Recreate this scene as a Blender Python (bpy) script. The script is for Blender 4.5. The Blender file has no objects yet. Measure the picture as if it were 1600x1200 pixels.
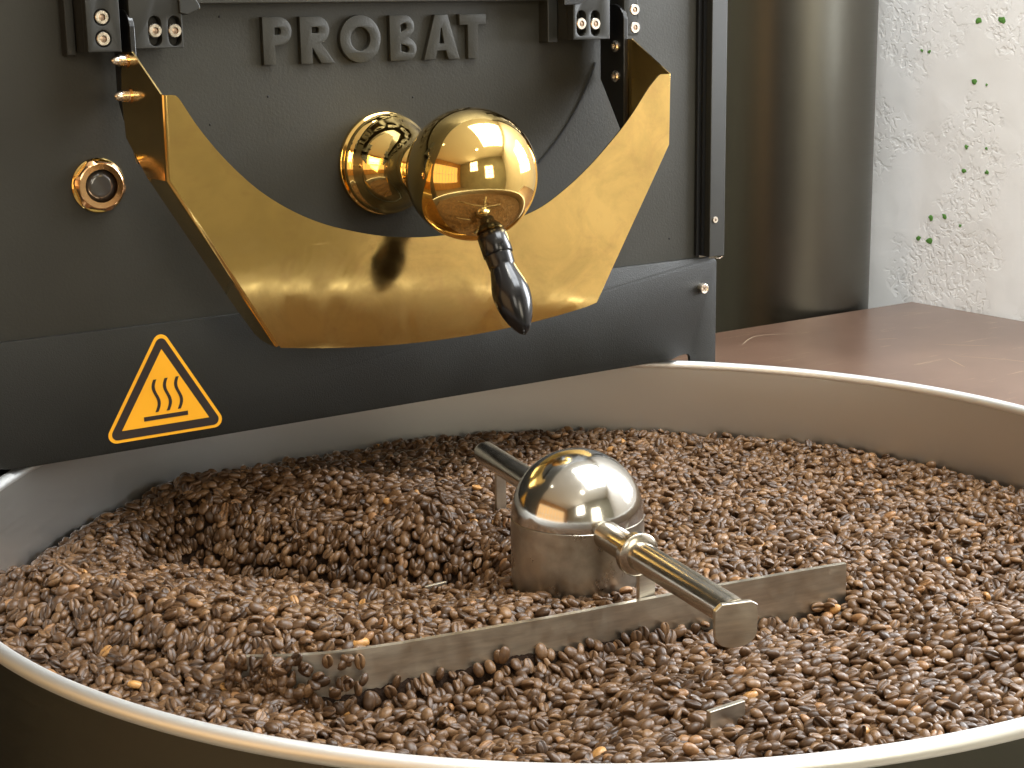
import bpy, bmesh, math, random
import numpy as np
from mathutils import Vector, Matrix

rng = np.random.default_rng(11)
random.seed(5)
S = bpy.context.scene
COL = S.collection
PI = math.pi

# ------------------------------------------------------------------ camera, exposure
YAW, PITCH, ROLL = math.radians(33.98636), math.radians(12.866805), math.radians(-0.908281)
FPX = 2513.65
CAM = np.array([-0.6804, -0.91052, 0.34257])
def cam_axes():
    cy, sy, cp, sp = math.cos(YAW), math.sin(YAW), math.cos(PITCH), math.sin(PITCH)
    fwd = np.array([sy*cp, cy*cp, -sp]); right = np.array([cy, -sy, 0.0]); up = np.cross(right, fwd)
    c, s = math.cos(ROLL), math.sin(ROLL)
    return c*right + s*up, -s*right + c*up, fwd
CR, CU, CF = cam_axes()
cd = bpy.data.cameras.new("camera"); co = bpy.data.objects.new("camera", cd); COL.objects.link(co)
cd.sensor_width = 36.0; cd.lens = FPX*36.0/1600.0; cd.clip_start = 0.02; cd.clip_end = 60
co.matrix_world = Matrix(((CR[0], CU[0], -CF[0], CAM[0]), (CR[1], CU[1], -CF[1], CAM[1]), (CR[2], CU[2], -CF[2], CAM[2]), (0, 0, 0, 1)))
S.camera = co
S.view_settings.view_transform = 'Standard'; S.view_settings.look = 'None'
S.view_settings.exposure = 0.0; S.view_settings.gamma = 1.0
W = bpy.data.worlds.new("World"); S.world = W; W.use_nodes = True
W.node_tree.nodes["Background"].inputs[0].default_value = (0.9, 0.85, 0.75, 1)
W.node_tree.nodes["Background"].inputs[1].default_value = 0.05
L_RIGHT, L_BACK, L_LAMP, L_LEFT, L_TOP_FILL = 30.0, 9.0, 280.0, 1.8, 17.0

# ------------------------------------------------------------------ materials
def new_mat(name):
    m = bpy.data.materials.new(name); m.use_nodes = True
    nt = m.node_tree; return m, nt, nt.nodes["Principled BSDF"]
def N(nt, typ, **kw):
    n = nt.nodes.new(typ)
    for k, v in kw.items():
        if k in n.inputs.keys(): n.inputs[k].default_value = v
        else: setattr(n, k, v)
    return n
def simple(name, col, rough=0.5, metal=0.0, spec=0.5, bump=None, bscale=400.0, bdist=0.0004, rvar=0.0, rscale=30.0, cvar=0.0, cscale=20.0, stretch=None, coat=0.0):
    m, nt, p = new_mat(name)
    p.inputs["Base Color"].default_value = (*col, 1); p.inputs["Roughness"].default_value = rough
    p.inputs["Metallic"].default_value = metal; p.inputs["Specular IOR Level"].default_value = spec
    p.inputs["Coat Weight"].default_value = coat
    tc = N(nt, "ShaderNodeTexCoord"); src = tc.outputs["Object"]
    if stretch:
        mp = N(nt, "ShaderNodeMapping"); mp.inputs["Scale"].default_value = stretch
        nt.links.new(src, mp.inputs[0]); src = mp.outputs[0]
    if bump:
        n = N(nt, "ShaderNodeTexNoise", Scale=bscale, Detail=4.0, Roughness=0.6); nt.links.new(src, n.inputs["Vector"])
        b = N(nt, "ShaderNodeBump", Strength=bump, Distance=bdist)
        nt.links.new(n.outputs["Fac"], b.inputs["Height"]); nt.links.new(b.outputs[0], p.inputs["Normal"])
    if rvar:
        n = N(nt, "ShaderNodeTexNoise", Scale=rscale, Detail=6.0, Roughness=0.65); nt.links.new(tc.outputs["Object"], n.inputs["Vector"])
        r = N(nt, "ShaderNodeMapRange"); r.inputs[1].default_value = 0.3; r.inputs[2].default_value = 0.7
        r.inputs[3].default_value = max(0.0, rough-rvar); r.inputs[4].default_value = rough+rvar
        nt.links.new(n.outputs["Fac"], r.inputs[0]); nt.links.new(r.outputs[0], p.inputs["Roughness"])
    if cvar:
        n = N(nt, "ShaderNodeTexNoise", Scale=cscale, Detail=5.0, Roughness=0.6); nt.links.new(src, n.inputs["Vector"])
        mx = N(nt, "ShaderNodeMix", data_type='RGBA')
        mx.inputs[6].default_value = (*[c*(1-cvar) for c in col], 1); mx.inputs[7].default_value = (*[min(1, c*(1+cvar)) for c in col], 1)
        r = N(nt, "ShaderNodeMapRange"); r.inputs[1].default_value = 0.3; r.inputs[2].default_value = 0.7
        nt.links.new(n.outputs["Fac"], r.inputs[0]); nt.links.new(r.outputs[0], mx.inputs[0]); nt.links.new(mx.outputs[2], p.inputs["Base Color"])
    return m

def brass_mat(name, col, rough, smudge, wav, wscale, patina=0.0):
    m, nt, p = new_mat(name)
    p.inputs["Metallic"].default_value = 1.0
    tc = N(nt, "ShaderNodeTexCoord")
    n = N(nt, "ShaderNodeTexNoise", Scale=14.0, Detail=7.0, Roughness=0.62, Distortion=0.6); nt.links.new(tc.outputs["Object"], n.inputs["Vector"])
    n2 = N(nt, "ShaderNodeTexNoise", Scale=90.0, Detail=5.0, Roughness=0.7); nt.links.new(tc.outputs["Object"], n2.inputs["Vector"])
    r = N(nt, "ShaderNodeMapRange"); r.inputs[1].default_value = 0.42; r.inputs[2].default_value = 0.72
    r.inputs[3].default_value = rough; r.inputs[4].default_value = rough+smudge
    nt.links.new(n.outputs["Fac"], r.inputs[0])
    a = N(nt, "ShaderNodeMath", operation='MULTIPLY'); a.inputs[1].default_value = smudge*0.35; nt.links.new(n2.outputs["Fac"], a.inputs[0])
    s = N(nt, "ShaderNodeMath", operation='ADD'); nt.links.new(r.outputs[0], s.inputs[0]); nt.links.new(a.outputs[0], s.inputs[1])
    nt.links.new(s.outputs[0], p.inputs["Roughness"])
    mx = N(nt, "ShaderNodeMix", data_type='RGBA')
    mx.inputs[6].default_value = (*col, 1); mx.inputs[7].default_value = (*[c*(1-patina) for c in col], 1)
    r2 = N(nt, "ShaderNodeMapRange"); r2.inputs[1].default_value = 0.4; r2.inputs[2].default_value = 0.68
    nt.links.new(n.outputs["Fac"], r2.inputs[0]); nt.links.new(r2.outputs[0], mx.inputs[0]); nt.links.new(mx.outputs[2], p.inputs["Base Color"])
    if patina > 0.2:
        mpx = N(nt, "ShaderNodeMapping"); mpx.inputs["Scale"].default_value = (4, 1, 60); mpx.inputs["Rotation"].default_value = (0, 0.5, 0)
        nt.links.new(tc.outputs["Object"], mpx.inputs[0])
        sc_ = N(nt, "ShaderNodeTexNoise", Scale=6.0, Detail=8.0, Roughness=0.8); nt.links.new(mpx.outputs[0], sc_.inputs["Vector"])
        rr_ = N(nt, "ShaderNodeMapRange"); rr_.inputs[1].default_value = 0.60; rr_.inputs[2].default_value = 0.75; rr_.inputs[4].default_value = 0.14
        nt.links.new(sc_.outputs["Fac"], rr_.inputs[0])
        s2_ = N(nt, "ShaderNodeMath", operation='ADD'); nt.links.new(s.outputs[0], s2_.inputs[0]); nt.links.new(rr_.outputs[0], s2_.inputs[1])
        nt.links.new(s2_.outputs[0], p.inputs["Roughness"])
        st_ = N(nt, "ShaderNodeTexNoise", Scale=22.0, Detail=9.0, Roughness=0.72, Distortion=1.2); nt.links.new(tc.outputs["Object"], st_.inputs["Vector"])
        r3_ = N(nt, "ShaderNodeMapRange"); r3_.inputs[1].default_value = 0.52; r3_.inputs[2].default_value = 0.72; r3_.inputs[4].default_value = 0.45
        nt.links.new(st_.outputs["Fac"], r3_.inputs[0])
        m3_ = N(nt, "ShaderNodeMix", data_type='RGBA'); nt.links.new(r3_.outputs[0], m3_.inputs[0]); nt.links.new(mx.outputs[2], m3_.inputs[6]); m3_.inputs[7].default_value = (0.62, 0.36, 0.15, 1)
        nt.links.new(m3_.outputs[2], p.inputs["Base Color"])
    w = N(nt, "ShaderNodeTexNoise", Scale=wscale, Detail=2.0); nt.links.new(tc.outputs["Object"], w.inputs["Vector"])
    b = N(nt, "ShaderNodeBump", Strength=1.0, Distance=wav); nt.links.new(w.outputs["Fac"], b.inputs["Height"]); nt.links.new(b.outputs[0], p.inputs["Normal"])
    return m

M = {}
M['plate'] = simple('black_cast_paint', (0.026, 0.0245, 0.0190), 0.46, spec=0.28, bump=0.35, bscale=420, bdist=0.0006, rvar=0.10, rscale=9, cvar=0.12, cscale=7)
M['panel'] = simple('black_wrinkle_paint', (0.0125, 0.0128, 0.0112), 0.40, spec=0.32, bump=0.6, bscale=900, bdist=0.0006, rvar=0.10, rscale=12, cvar=0.12, cscale=9)
M['block'] = simple('black_satin_paint', (0.020, 0.0195, 0.0165), 0.42, spec=0.32, bump=0.15, bscale=900, bdist=0.0002)
M['black'] = simple('black_gloss_steel', (0.008, 0.008, 0.008), 0.28)
M['dark'] = simple('dark_void', (0.006, 0.006, 0.006), 0.9)
M['brass'] = brass_mat('polished_brass', (0.88, 0.62, 0.22), 0.035, 0.05, 0.00002, 60)
M['chute'] = brass_mat('smudged_brass', (0.90, 0.62, 0.22), 0.040, 0.15, 0.00013, 9, patina=0.30)
M['copper'] = simple('copper_brass', (0.90, 0.56, 0.30), 0.18, 1.0, rvar=0.05)
M['glass'] = simple('sight_glass', (0.05, 0.045, 0.04), 0.06, spec=0.8)
M['bolt'] = simple('bolt_steel', (0.78, 0.70, 0.60), 0.26, 1.0, rvar=0.08, rscale=200)
M['socket'] = simple('socket_steel', (0.36, 0.26, 0.19), 0.35, 1.0)
M['rim'] = simple('satin_steel_rim', (0.88, 0.89, 0.88), 0.50, 1.0, bump=0.1, bscale=700, bdist=0.0001)
M['steel'] = simple('polished_steel', (0.58, 0.565, 0.53), 0.14, 1.0, rvar=0.05, rscale=30, bump=0.2, bscale=30, bdist=0.0002)
M['arm'] = simple('arm_steel', (0.52, 0.48, 0.41), 0.22, 1.0, rvar=0.05, rscale=60)
M['blade'] = simple('blade_steel', (0.56, 0.52, 0.44), 0.38, 1.0, bump=0.3, bscale=120, bdist=0.0002, stretch=(1, 1, 8), rvar=0.1, rscale=60, cvar=0.15, cscale=40)
M['hubsteel'] = simple('worn_hub_steel', (0.46, 0.42, 0.35), 0.34, 1.0, rvar=0.12, rscale=50, cvar=0.28, cscale=35, bump=0.3, bscale=300, bdist=0.0002)
M['grip'] = simple('black_bakelite', (0.006, 0.006, 0.007), 0.20, spec=0.45)
M['scratch'] = simple('pale_scratch', (0.42, 0.32, 0.22), 0.6)
M['yellow'] = simple('sign_yellow', (0.93, 0.43, 0.012), 0.45)
M['signblack'] = simple('sign_black', (0.020, 0.012, 0.010), 0.45)
M['green'] = simple('green_paint', (0.10, 0.26, 0.05), 0.6, cvar=0.3, cscale=300)
M['white'] = simple('white_frame_paint', (0.8, 0.79, 0.75), 0.5)
M['ceiling'] = simple('ceiling_paint', (0.80, 0.78, 0.72), 0.9)
M['floor'] = simple('floor_boards', (0.30, 0.26, 0.20), 0.5, cvar=0.2, cscale=6, stretch=(1, 8, 1))
M['wood'] = simple('orange_wood_panel', (0.50, 0.24, 0.07), 0.5, cvar=0.3, cscale=3, stretch=(6, 6, 0.6))
M['drywall'] = simple('olive_wall_paint', (0.27, 0.25, 0.18), 0.8, cvar=0.15, cscale=2)
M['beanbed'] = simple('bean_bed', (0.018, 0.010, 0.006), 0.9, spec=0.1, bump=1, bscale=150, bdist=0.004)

# brushed steel of the tray wall: fine horizontal brushing
def brushed(name, col, rough, aniso, sc):
    m, nt, p = new_mat(name)
    p.inputs["Base Color"].default_value = (*col, 1); p.inputs["Metallic"].default_value = 1.0
    p.inputs["Anisotropic"].default_value = aniso
    tc = N(nt, "ShaderNodeTexCoord"); mp = N(nt, "ShaderNodeMapping"); mp.inputs["Scale"].default_value = sc
    nt.links.new(tc.outputs["Object"], mp.inputs[0])
    n = N(nt, "ShaderNodeTexNoise", Scale=1.0, Detail=3.0); nt.links.new(mp.outputs[0], n.inputs["Vector"])
    r = N(nt, "ShaderNodeMapRange"); r.inputs[3].default_value = rough-0.05; r.inputs[4].default_value = rough+0.07
    nt.links.new(n.outputs["Fac"], r.inputs[0]); nt.links.new(r.outputs[0], p.inputs["Roughness"])
    b = N(nt, "ShaderNodeBump", Strength=0.10, Distance=0.0002); nt.links.new(n.outputs["Fac"], b.inputs["Height"]); nt.links.new(b.outputs[0], p.inputs["Normal"])
    return m
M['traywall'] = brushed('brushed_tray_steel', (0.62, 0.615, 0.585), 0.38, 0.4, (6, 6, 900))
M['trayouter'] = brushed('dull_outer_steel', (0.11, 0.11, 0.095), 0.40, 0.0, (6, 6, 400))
M['column'] = brushed('dark_brushed_column', (0.135, 0.130, 0.112), 0.36, 0.5, (5, 5, 500))

def wood_top():
    m, nt, p = new_mat('brown_coated_board')
    tc = N(nt, "ShaderNodeTexCoord")
    n = N(nt, "ShaderNodeTexNoise", Scale=5.0, Detail=8.0, Roughness=0.6); nt.links.new(tc.outputs["Object"], n.inputs["Vector"])
    cr = N(nt, "ShaderNodeValToRGB"); nt.links.new(n.outputs["Fac"], cr.inputs[0])
    cr.color_ramp.elements[0].position = 0.3; cr.color_ramp.elements[0].color = (0.100, 0.055, 0.037, 1)
    cr.color_ramp.elements[1].position = 0.7; cr.color_ramp.elements[1].color = (0.165, 0.098, 0.068, 1)
    # pale scuffs
    mp = N(nt, "ShaderNodeMapping"); mp.inputs["Scale"].default_value = (4, 30, 1); mp.inputs["Rotation"].default_value = (0, 0, 0.15)
    nt.links.new(tc.outputs["Object"], mp.inputs[0])
    s = N(nt, "ShaderNodeTexNoise", Scale=2.2, Detail=9.0, Roughness=0.75, Distortion=0.4); nt.links.new(mp.outputs[0], s.inputs["Vector"])
    sr = N(nt, "ShaderNodeMapRange"); sr.inputs[1].default_value = 0.60; sr.inputs[2].default_value = 0.72; nt.links.new(s.outputs["Fac"], sr.inputs[0])
    mx = N(nt, "ShaderNodeMix", data_type='RGBA'); nt.links.new(sr.outputs[0], mx.inputs[0]); nt.links.new(cr.outputs[0], mx.inputs[6]); mx.inputs[7].default_value = (0.42, 0.30, 0.18, 1)
    nt.links.new(mx.outputs[2], p.inputs["Base Color"])
    p.inputs["Roughness"].default_value = 0.30; p.inputs["Coat Weight"].default_value = 0.3; p.inputs["Coat Roughness"].default_value = 0.25
    b = N(nt, "ShaderNodeBump", Strength=0.25, Distance=0.001); nt.links.new(n.outputs["Fac"], b.inputs["Height"]); nt.links.new(b.outputs[0], p.inputs["Normal"])
    return m
M['tabletop'] = wood_top()

def plaster():
    m, nt, p = new_mat('white_chipped_plaster')
    tc = N(nt, "ShaderNodeTexCoord"); O = tc.outputs["Object"]
    big = N(nt, "ShaderNodeTexNoise", Scale=7.0, Detail=2.0, Roughness=0.5); nt.links.new(O, big.inputs["Vector"])
    mask = N(nt, "ShaderNodeMapRange"); mask.inputs[1].default_value = 0.47; mask.inputs[2].default_value = 0.56; nt.links.new(big.outputs["Fac"], mask.inputs[0])
    chip = N(nt, "ShaderNodeTexNoise", Scale=85.0, Detail=3.0, Roughness=0.55, Distortion=0.5); nt.links.new(O, chip.inputs["Vector"])
    cm = N(nt, "ShaderNodeMapRange"); cm.inputs[1].default_value = 0.50; cm.inputs[2].default_value = 0.60; nt.links.new(chip.outputs["Fac"], cm.inputs[0])
    mul = N(nt, "ShaderNodeMath", operation='MULTIPLY'); nt.links.new(mask.outputs[0], mul.inputs[0]); nt.links.new(cm.outputs[0], mul.inputs[1])
    inv = N(nt, "ShaderNodeMath", operation='SUBTRACT'); inv.inputs[0].default_value = 1.0; nt.links.new(mul.outputs[0], inv.inputs[1])
    b = N(nt, "ShaderNodeBump", Strength=0.30, Distance=0.003); nt.links.new(inv.outputs[0], b.inputs["Height"])
    und = N(nt, "ShaderNodeTexNoise", Scale=4.0, Detail=3.0); nt.links.new(O, und.inputs["Vector"])
    b2 = N(nt, "ShaderNodeBump", Strength=0.5, Distance=0.02); nt.links.new(und.outputs["Fac"], b2.inputs["Height"]); nt.links.new(b.outputs[0], b2.inputs["Normal"])
    nt.links.new(b2.outputs[0], p.inputs["Normal"])
    mx = N(nt, "ShaderNodeMix", data_type='RGBA'); mx.inputs[6].default_value = (0.90, 0.91, 0.92, 1); mx.inputs[7].default_value = (0.82, 0.80, 0.76, 1)
    cv = N(nt, "ShaderNodeTexNoise", Scale=3.0, Detail=4.0); mp = N(nt, "ShaderNodeMapping"); mp.inputs["Scale"].default_value = (1, 2.5, 0.25)  # faint upright cool and warm tint imitates light stripes in the colour
    nt.links.new(O, mp.inputs[0]); nt.links.new(mp.outputs[0], cv.inputs["Vector"]); nt.links.new(cv.outputs["Fac"], mx.inputs[0])
    nt.links.new(mx.outputs[2], p.inputs["Base Color"]); p.inputs["Roughness"].default_value = 0.55
    return m
M['plaster'] = plaster()

def emit(name, col, st):
    m = bpy.data.materials.new(name); m.use_nodes = True; nt = m.node_tree; nt.nodes.clear()
    e = nt.nodes.new("ShaderNodeEmission"); e.inputs[0].default_value = (*col, 1); e.inputs[1].default_value = st
    o = nt.nodes.new("ShaderNodeOutputMaterial"); nt.links.new(e.outputs[0], o.inputs[0]); return m

def bean_mat():
    m, nt, p = new_mat('roasted_bean')
    at = N(nt, "ShaderNodeAttribute", attribute_type='INSTANCER'); at.attribute_name = 'tone'
    oi = N(nt, "ShaderNodeObjectInfo")
    add = N(nt, "ShaderNodeMath", operation='ADD'); nt.links.new(at.outputs["Fac"], add.inputs[0]); nt.links.new(oi.outputs["Alpha"], add.inputs[1])
    sub = N(nt, "ShaderNodeMath", operation='SUBTRACT'); sub.inputs[1].default_value = 1.0; nt.links.new(add.outputs[0], sub.inputs[0]); sub.use_clamp = True
    cr = N(nt, "ShaderNodeValToRGB"); nt.links.new(sub.outputs[0], cr.inputs[0]); e = cr.color_ramp.elements
    e[0].position = 0.0; e[0].color = (0.036, 0.017, 0.007, 1)
    e[1].position = 1.0; e[1].color = (0.42, 0.21, 0.060, 1)
    for pos, c in ((0.45, (0.100, 0.051, 0.022)), (0.80, (0.180, 0.098, 0.043)), (0.93, (0.25, 0.125, 0.050))):
        x = e.new(pos); x.color = (*c, 1)
    tc = N(nt, "ShaderNodeTexCoord")
    n = N(nt, "ShaderNodeTexNoise", Scale=420.0, Detail=4.0, Roughness=0.65); nt.links.new(tc.outputs["Object"], n.inputs["Vector"])
    r = N(nt, "ShaderNodeMapRange"); r.inputs[1].default_value = 0.3; r.inputs[2].default_value = 0.7; r.inputs[3].default_value = 0.72; r.inputs[4].default_value = 1.25
    nt.links.new(n.outputs["Fac"], r.inputs[0])
    mx = N(nt, "ShaderNodeMix", data_type='RGBA', blend_type='MULTIPLY'); mx.inputs[0].default_value = 1.0
    nt.links.new(cr.outputs[0], mx.inputs[6]); nt.links.new(r.outputs[0], mx.inputs[7])
    # near-black tint along the crease (vertex attribute)
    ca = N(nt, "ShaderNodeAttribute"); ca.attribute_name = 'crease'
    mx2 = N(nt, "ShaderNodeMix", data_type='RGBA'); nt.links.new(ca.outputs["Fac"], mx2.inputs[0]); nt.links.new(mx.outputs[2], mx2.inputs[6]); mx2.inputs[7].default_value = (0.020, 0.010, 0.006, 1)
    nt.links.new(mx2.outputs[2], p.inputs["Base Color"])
    p.inputs["Roughness"].default_value = 0.40; p.inputs["Specular IOR Level"].default_value = 0.36
    b = N(nt, "ShaderNodeBump", Strength=0.35, Distance=0.0003); nt.links.new(n.outputs["Fac"], b.inputs["Height"]); nt.links.new(b.outputs[0], p.inputs["Normal"])
    return m
M['bean'] = bean_mat()

# ------------------------------------------------------------------ helpers
def link(name, me, mat=None, parent=None, smooth=False):
    o = bpy.data.objects.new(name, me); COL.objects.link(o)
    if mat is not None and not me.materials: me.materials.append(mat)
    if smooth:
        me.polygons.foreach_set('use_smooth', [True]*len(me.polygons))
    if parent is not None:
        o.parent = parent; o.matrix_parent_inverse = Matrix.Identity(4)
        if parent.type == 'EMPTY' or True:
            o.location = -(world_loc(parent)) + o.location
    return o
WL = {}
def world_loc(o): return WL.get(o.name, Vector((0, 0, 0)))
def empty(name, loc, label, cat, group=None):
    o = bpy.data.objects.new(name, None); COL.objects.link(o); o.location = loc; o.empty_display_size = 0.02
    o['label'] = label; o['category'] = cat
    if group: o['group'] = group
    WL[o.name] = Vector(loc); return o
def tag(o, label, cat, group=None):
    o['label'] = label; o['category'] = cat
    if group: o['group'] = group
    return o
def mesh(verts, faces, name='mesh'):
    me = bpy.data.meshes.new(name); me.from_pydata([tuple(v) for v in verts], [], faces); me.update(); return me
def part(name, me, mat, parent=None, smooth=False, auto=None):
    """mesh given in world coordinates; parent sits at WL[parent]; origin moved with an object offset"""
    if mat is not None and not me.materials: me.materials.append(mat)
    if smooth: me.polygons.foreach_set('use_smooth', [True]*len(me.polygons))
    if auto is not None: smooth_by_angle(me, auto)
    o = bpy.data.objects.new(name, me); COL.objects.link(o)
    if parent is not None:
        o.parent = parent; off = WL[parent.name]; o.location = -off
        WL[o.name] = Vector((0, 0, 0))
    else: WL[o.name] = Vector((0, 0, 0))
    return o
def smooth_by_angle(me, ang):
    me.polygons.foreach_set('use_smooth', [True]*len(me.polygons))
    bm = bmesh.new(); bm.from_mesh(me)
    for e in bm.edges:
        if len(e.link_faces) == 2 and e.calc_face_angle(0) > ang: e.smooth = False
    bm.to_mesh(me); bm.free()
def box(x0, x1, y0, y1, z0, z1, bev=0.0, seg=2):
    bm = bmesh.new()
    bmesh.ops.create_cube(bm, size=1)
    for v in bm.verts: v.co = Vector(((x0+x1)/2+v.co.x*(x1-x0), (y0+y1)/2+v.co.y*(y1-y0), (z0+z1)/2+v.co.z*(z1-z0)))
    if bev: bmesh.ops.bevel(bm, geom=list(bm.edges), offset=bev, segments=seg, profile=0.5, affect='EDGES')
    me = bpy.data.meshes.new('box'); bm.to_mesh(me); bm.free(); return me
def basis(d):
    d = Vector(d).normalized(); a = Vector((0, 0, 1)) if abs(d.z) < 0.9 else Vector((1, 0, 0))
    u = d.cross(a).normalized(); v = u.cross(d).normalized(); return u, v, d
def lathe(profile, base, axis, n=64, cap=True):
    """profile: list of (radius, distance along the axis)"""
    u, v, d = basis(axis); base = Vector(base); vs = []; fs = []
    for r, h in profile:
        for k in range(n):
            a = 2*PI*k/n; vs.append(base+d*h+(u*math.cos(a)+v*math.sin(a))*r)
    for i in range(len(profile)-1):
        for k in range(n):
            fs.append((i*n+k, i*n+(k+1) % n, (i+1)*n+(k+1) % n, (i+1)*n+k))
    if cap:
        fs.append(tuple(range(n))[::-1]); fs.append(tuple((len(profile)-1)*n+k for k in range(n)))
    me = mesh(vs, fs); bm = bmesh.new(); bm.from_mesh(me)
    bmesh.ops.remove_doubles(bm, verts=bm.verts, dist=1e-7); bmesh.ops.recalc_face_normals(bm, faces=bm.faces)
    bm.to_mesh(me); bm.free(); return me
def tube(path, r, n=20, closed=False, cap=True):
    P = [Vector(p) for p in path]; vs = []; fs = []; m = len(P); rr = r if isinstance(r, (list, tuple)) else [r]*m
    prev = None
    for i, p in enumerate(P):
        t = (P[(i+1) % m]-P[i-1]) if closed else (P[min(i+1, m-1)]-P[max(i-1, 0)])
        t.normalize()
        if prev is None: u, _, _ = basis(t); v = t.cross(u)
        else:
            u = prev - t*prev.dot(t); u.normalize(); v = t.cross(u)
        prev = u
        for k in range(n):
            a = 2*PI*k/n; vs.append(p+(u*math.cos(a)+v*math.sin(a))*rr[i])
    for i in range(m if closed else m-1):
        j = (i+1) % m
        for k in range(n): fs.append((i*n+k, i*n+(k+1) % n, j*n+(k+1) % n, j*n+k))
    if not closed and cap: fs.append(tuple(range(n))[::-1]); fs.append(tuple((m-1)*n+k for k in range(n)))
    me = mesh(vs, fs); bm = bmesh.new(); bm.from_mesh(me); bmesh.ops.recalc_face_normals(bm, faces=bm.faces); bm.to_mesh(me); bm.free(); return me
def extrude_poly(pts, off, bev=0.0, hole_pts=None):
    """pts: closed polygon of 3D points; off: 3D offset of the back"""
    bm = bmesh.new(); off = Vector(off)
    vs = [bm.verts.new(Vector(p)) for p in pts]; f = bm.faces.new(vs)
    r = bmesh.ops.extrude_face_region(bm, geom=[f])
    for g in r['geom']:
        if isinstance(g, bmesh.types.BMVert): g.co += off
    bmesh.ops.recalc_face_normals(bm, faces=bm.faces)
    if bev: bmesh.ops.bevel(bm, geom=list(bm.edges), offset=bev, segments=2, profile=0.5, affect='EDGES')
    me = bpy.data.meshes.new('poly'); bm.to_mesh(me); bm.free(); return me
def curve_plate(splines, y_front, depth, bevel=0.0, res=1):
    """flat shape with holes in the XZ plane (list of closed (x,z) outlines), front face at y_front, going back by depth"""
    cu = bpy.data.curves.new('c', 'CURVE'); cu.dimensions = '2D'; cu.fill_mode = 'BOTH'
    cu.extrude = depth/2-bevel; cu.bevel_depth = bevel; cu.bevel_resolution = 1
    if bevel: cu.offset = -bevel
    for s in splines:
        sp = cu.splines.new('POLY'); sp.points.add(len(s)-1); sp.use_cyclic_u = True
        for i, (x, z) in enumerate(s): sp.points[i].co = (x, z, 0, 1)
    ob = bpy.data.objects.new('tmp', cu); COL.objects.link(ob)
    dg = bpy.context.evaluated_depsgraph_get(); me = bpy.data.meshes.new_from_object(ob.evaluated_get(dg))
    COL.objects.unlink(ob); bpy.data.objects.remove(ob); bpy.data.curves.remove(cu)
    for v in me.vertices: v.co = Vector((v.co.x, y_front+depth/2-v.co.z, v.co.y))
    bm = bmesh.new(); bm.from_mesh(me); bmesh.ops.remove_doubles(bm, verts=bm.verts, dist=1e-7); bmesh.ops.recalc_face_normals(bm, faces=bm.faces); bm.to_mesh(me); bm.free()
    return me
def arcp(cx, cz, rx, rz, a0, a1, n): return [(cx+rx*math.cos(a0+(a1-a0)*i/n), cz+rz*math.sin(a0+(a1-a0)*i/n)) for i in range(n+1)]
def join_mesh(meshes):
    bm = bmesh.new()
    for m in meshes: bm.from_mesh(m)
    me = bpy.data.meshes.new('joined'); bm.to_mesh(me); bm.free(); return me

def smooth_curve(p, n=6):
    out = []
    for i in range(len(p)-1):
        p0, p1, p2, p3 = p[max(i-1, 0)], p[i], p[i+1], p[min(i+2, len(p)-1)]
        for k in range(n):
            t = k/n
            out.append(tuple(0.5*((2*p1[j])+(-p0[j]+p2[j])*t+(2*p0[j]-5*p1[j]+4*p2[j]-p3[j])*t*t+(-p0[j]+3*p1[j]-3*p2[j]+p3[j])*t**3) for j in (0, 1)))
    out.append(p[-1]); return out
smooth_curve_early = smooth_curve

# ------------------------------------------------------------------ room (setting)
XW = 1.30; YB = 1.40; YF = -2.30; XL = -3.2; ZF = -0.95; ZC = 1.75
def structure(name, me, mat):
    o = part(name, me, mat); o['kind'] = 'structure'; return o
structure('floor', box(XL, XW, YF, YB, ZF-0.1, ZF), M['floor'])
SX0, SX1, SY0, SY1 = -0.05, 1.18, -1.15, 0.30
structure('ceiling', join_mesh([box(XL, SX0, YF, YB, ZC, ZC+0.1), box(SX1, XW, YF, YB, ZC, ZC+0.1), box(SX0, SX1, YF, SY0, ZC, ZC+0.1), box(SX0, SX1, SY1, YB, ZC, ZC+0.1)]), M['ceiling'])
# right hand plaster wall with a window opening (y -0.60..0.12, z 0.22..1.00)
WY0, WY1, WZ0, WZ1 = -0.62, 0.10, 0.22, 1.05
wall = structure('plaster_wall', join_mesh([box(XW, XW+0.25, YF, WY0, ZF, ZC), box(XW, XW+0.25, WY1, YB, ZF, ZC), box(XW, XW+0.25, WY0, WY1, ZF, WZ0), box(XW, XW+0.25, WY0, WY1, WZ1, ZC)]), M['plaster'])
flk = [(0.752, 0.325), (0.708, 0.326), (0.861, 0.28), (0.846, 0.279), (0.755, 0.234), (0.731, 0.231), (0.764, 0.136), (0.725, 0.136), (0.766, 0.099), (0.722, 0.1), (0.828, 0.021), (0.801, 0.025), (0.769, 0.014), (0.852, -0.014), (0.829, -0.017)]
fsz = [1.0, 1.35, .6, .6, 1.0, .5, .8, .55, .8, .75, 1.1, .95, .55, .9, 1.25]
for (y, z), s in zip(flk, fsz):
    vs = [(XW-0.0018, y, z)]; n = 9
    for k in range(n):
        a = 2*PI*k/n; r = 0.0048*s*random.uniform(0.6, 1.2)
        vs.append((XW-0.0005, y+r*math.cos(a)*1.2, z+r*math.sin(a)))
    fs = [(0, 1+k, 1+(k+1) % n) for k in range(n)]
    part('paint_fleck', mesh(vs, fs), M['green'], wall, smooth=True)
BWY = YF
structure('olive_wall', join_mesh([box(XL, -1.75, YF-0.1, YF, ZF, ZC), box(-1.0, -0.42, YF-0.1, YF, ZF, ZC), box(-1.75, -1.0, YF-0.1, YF, ZF, 0.75), box(-1.75, -1.0, YF-0.1, YF, 1.6, ZC), box(0.22, XW, YF-0.1, YF, ZF, ZC), box(-0.42, 0.22, YF-0.1, YF, ZF, 0.15), box(-0.42, 0.22, YF-0.1, YF, 1.05, ZC)]), M['drywall'])
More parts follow.
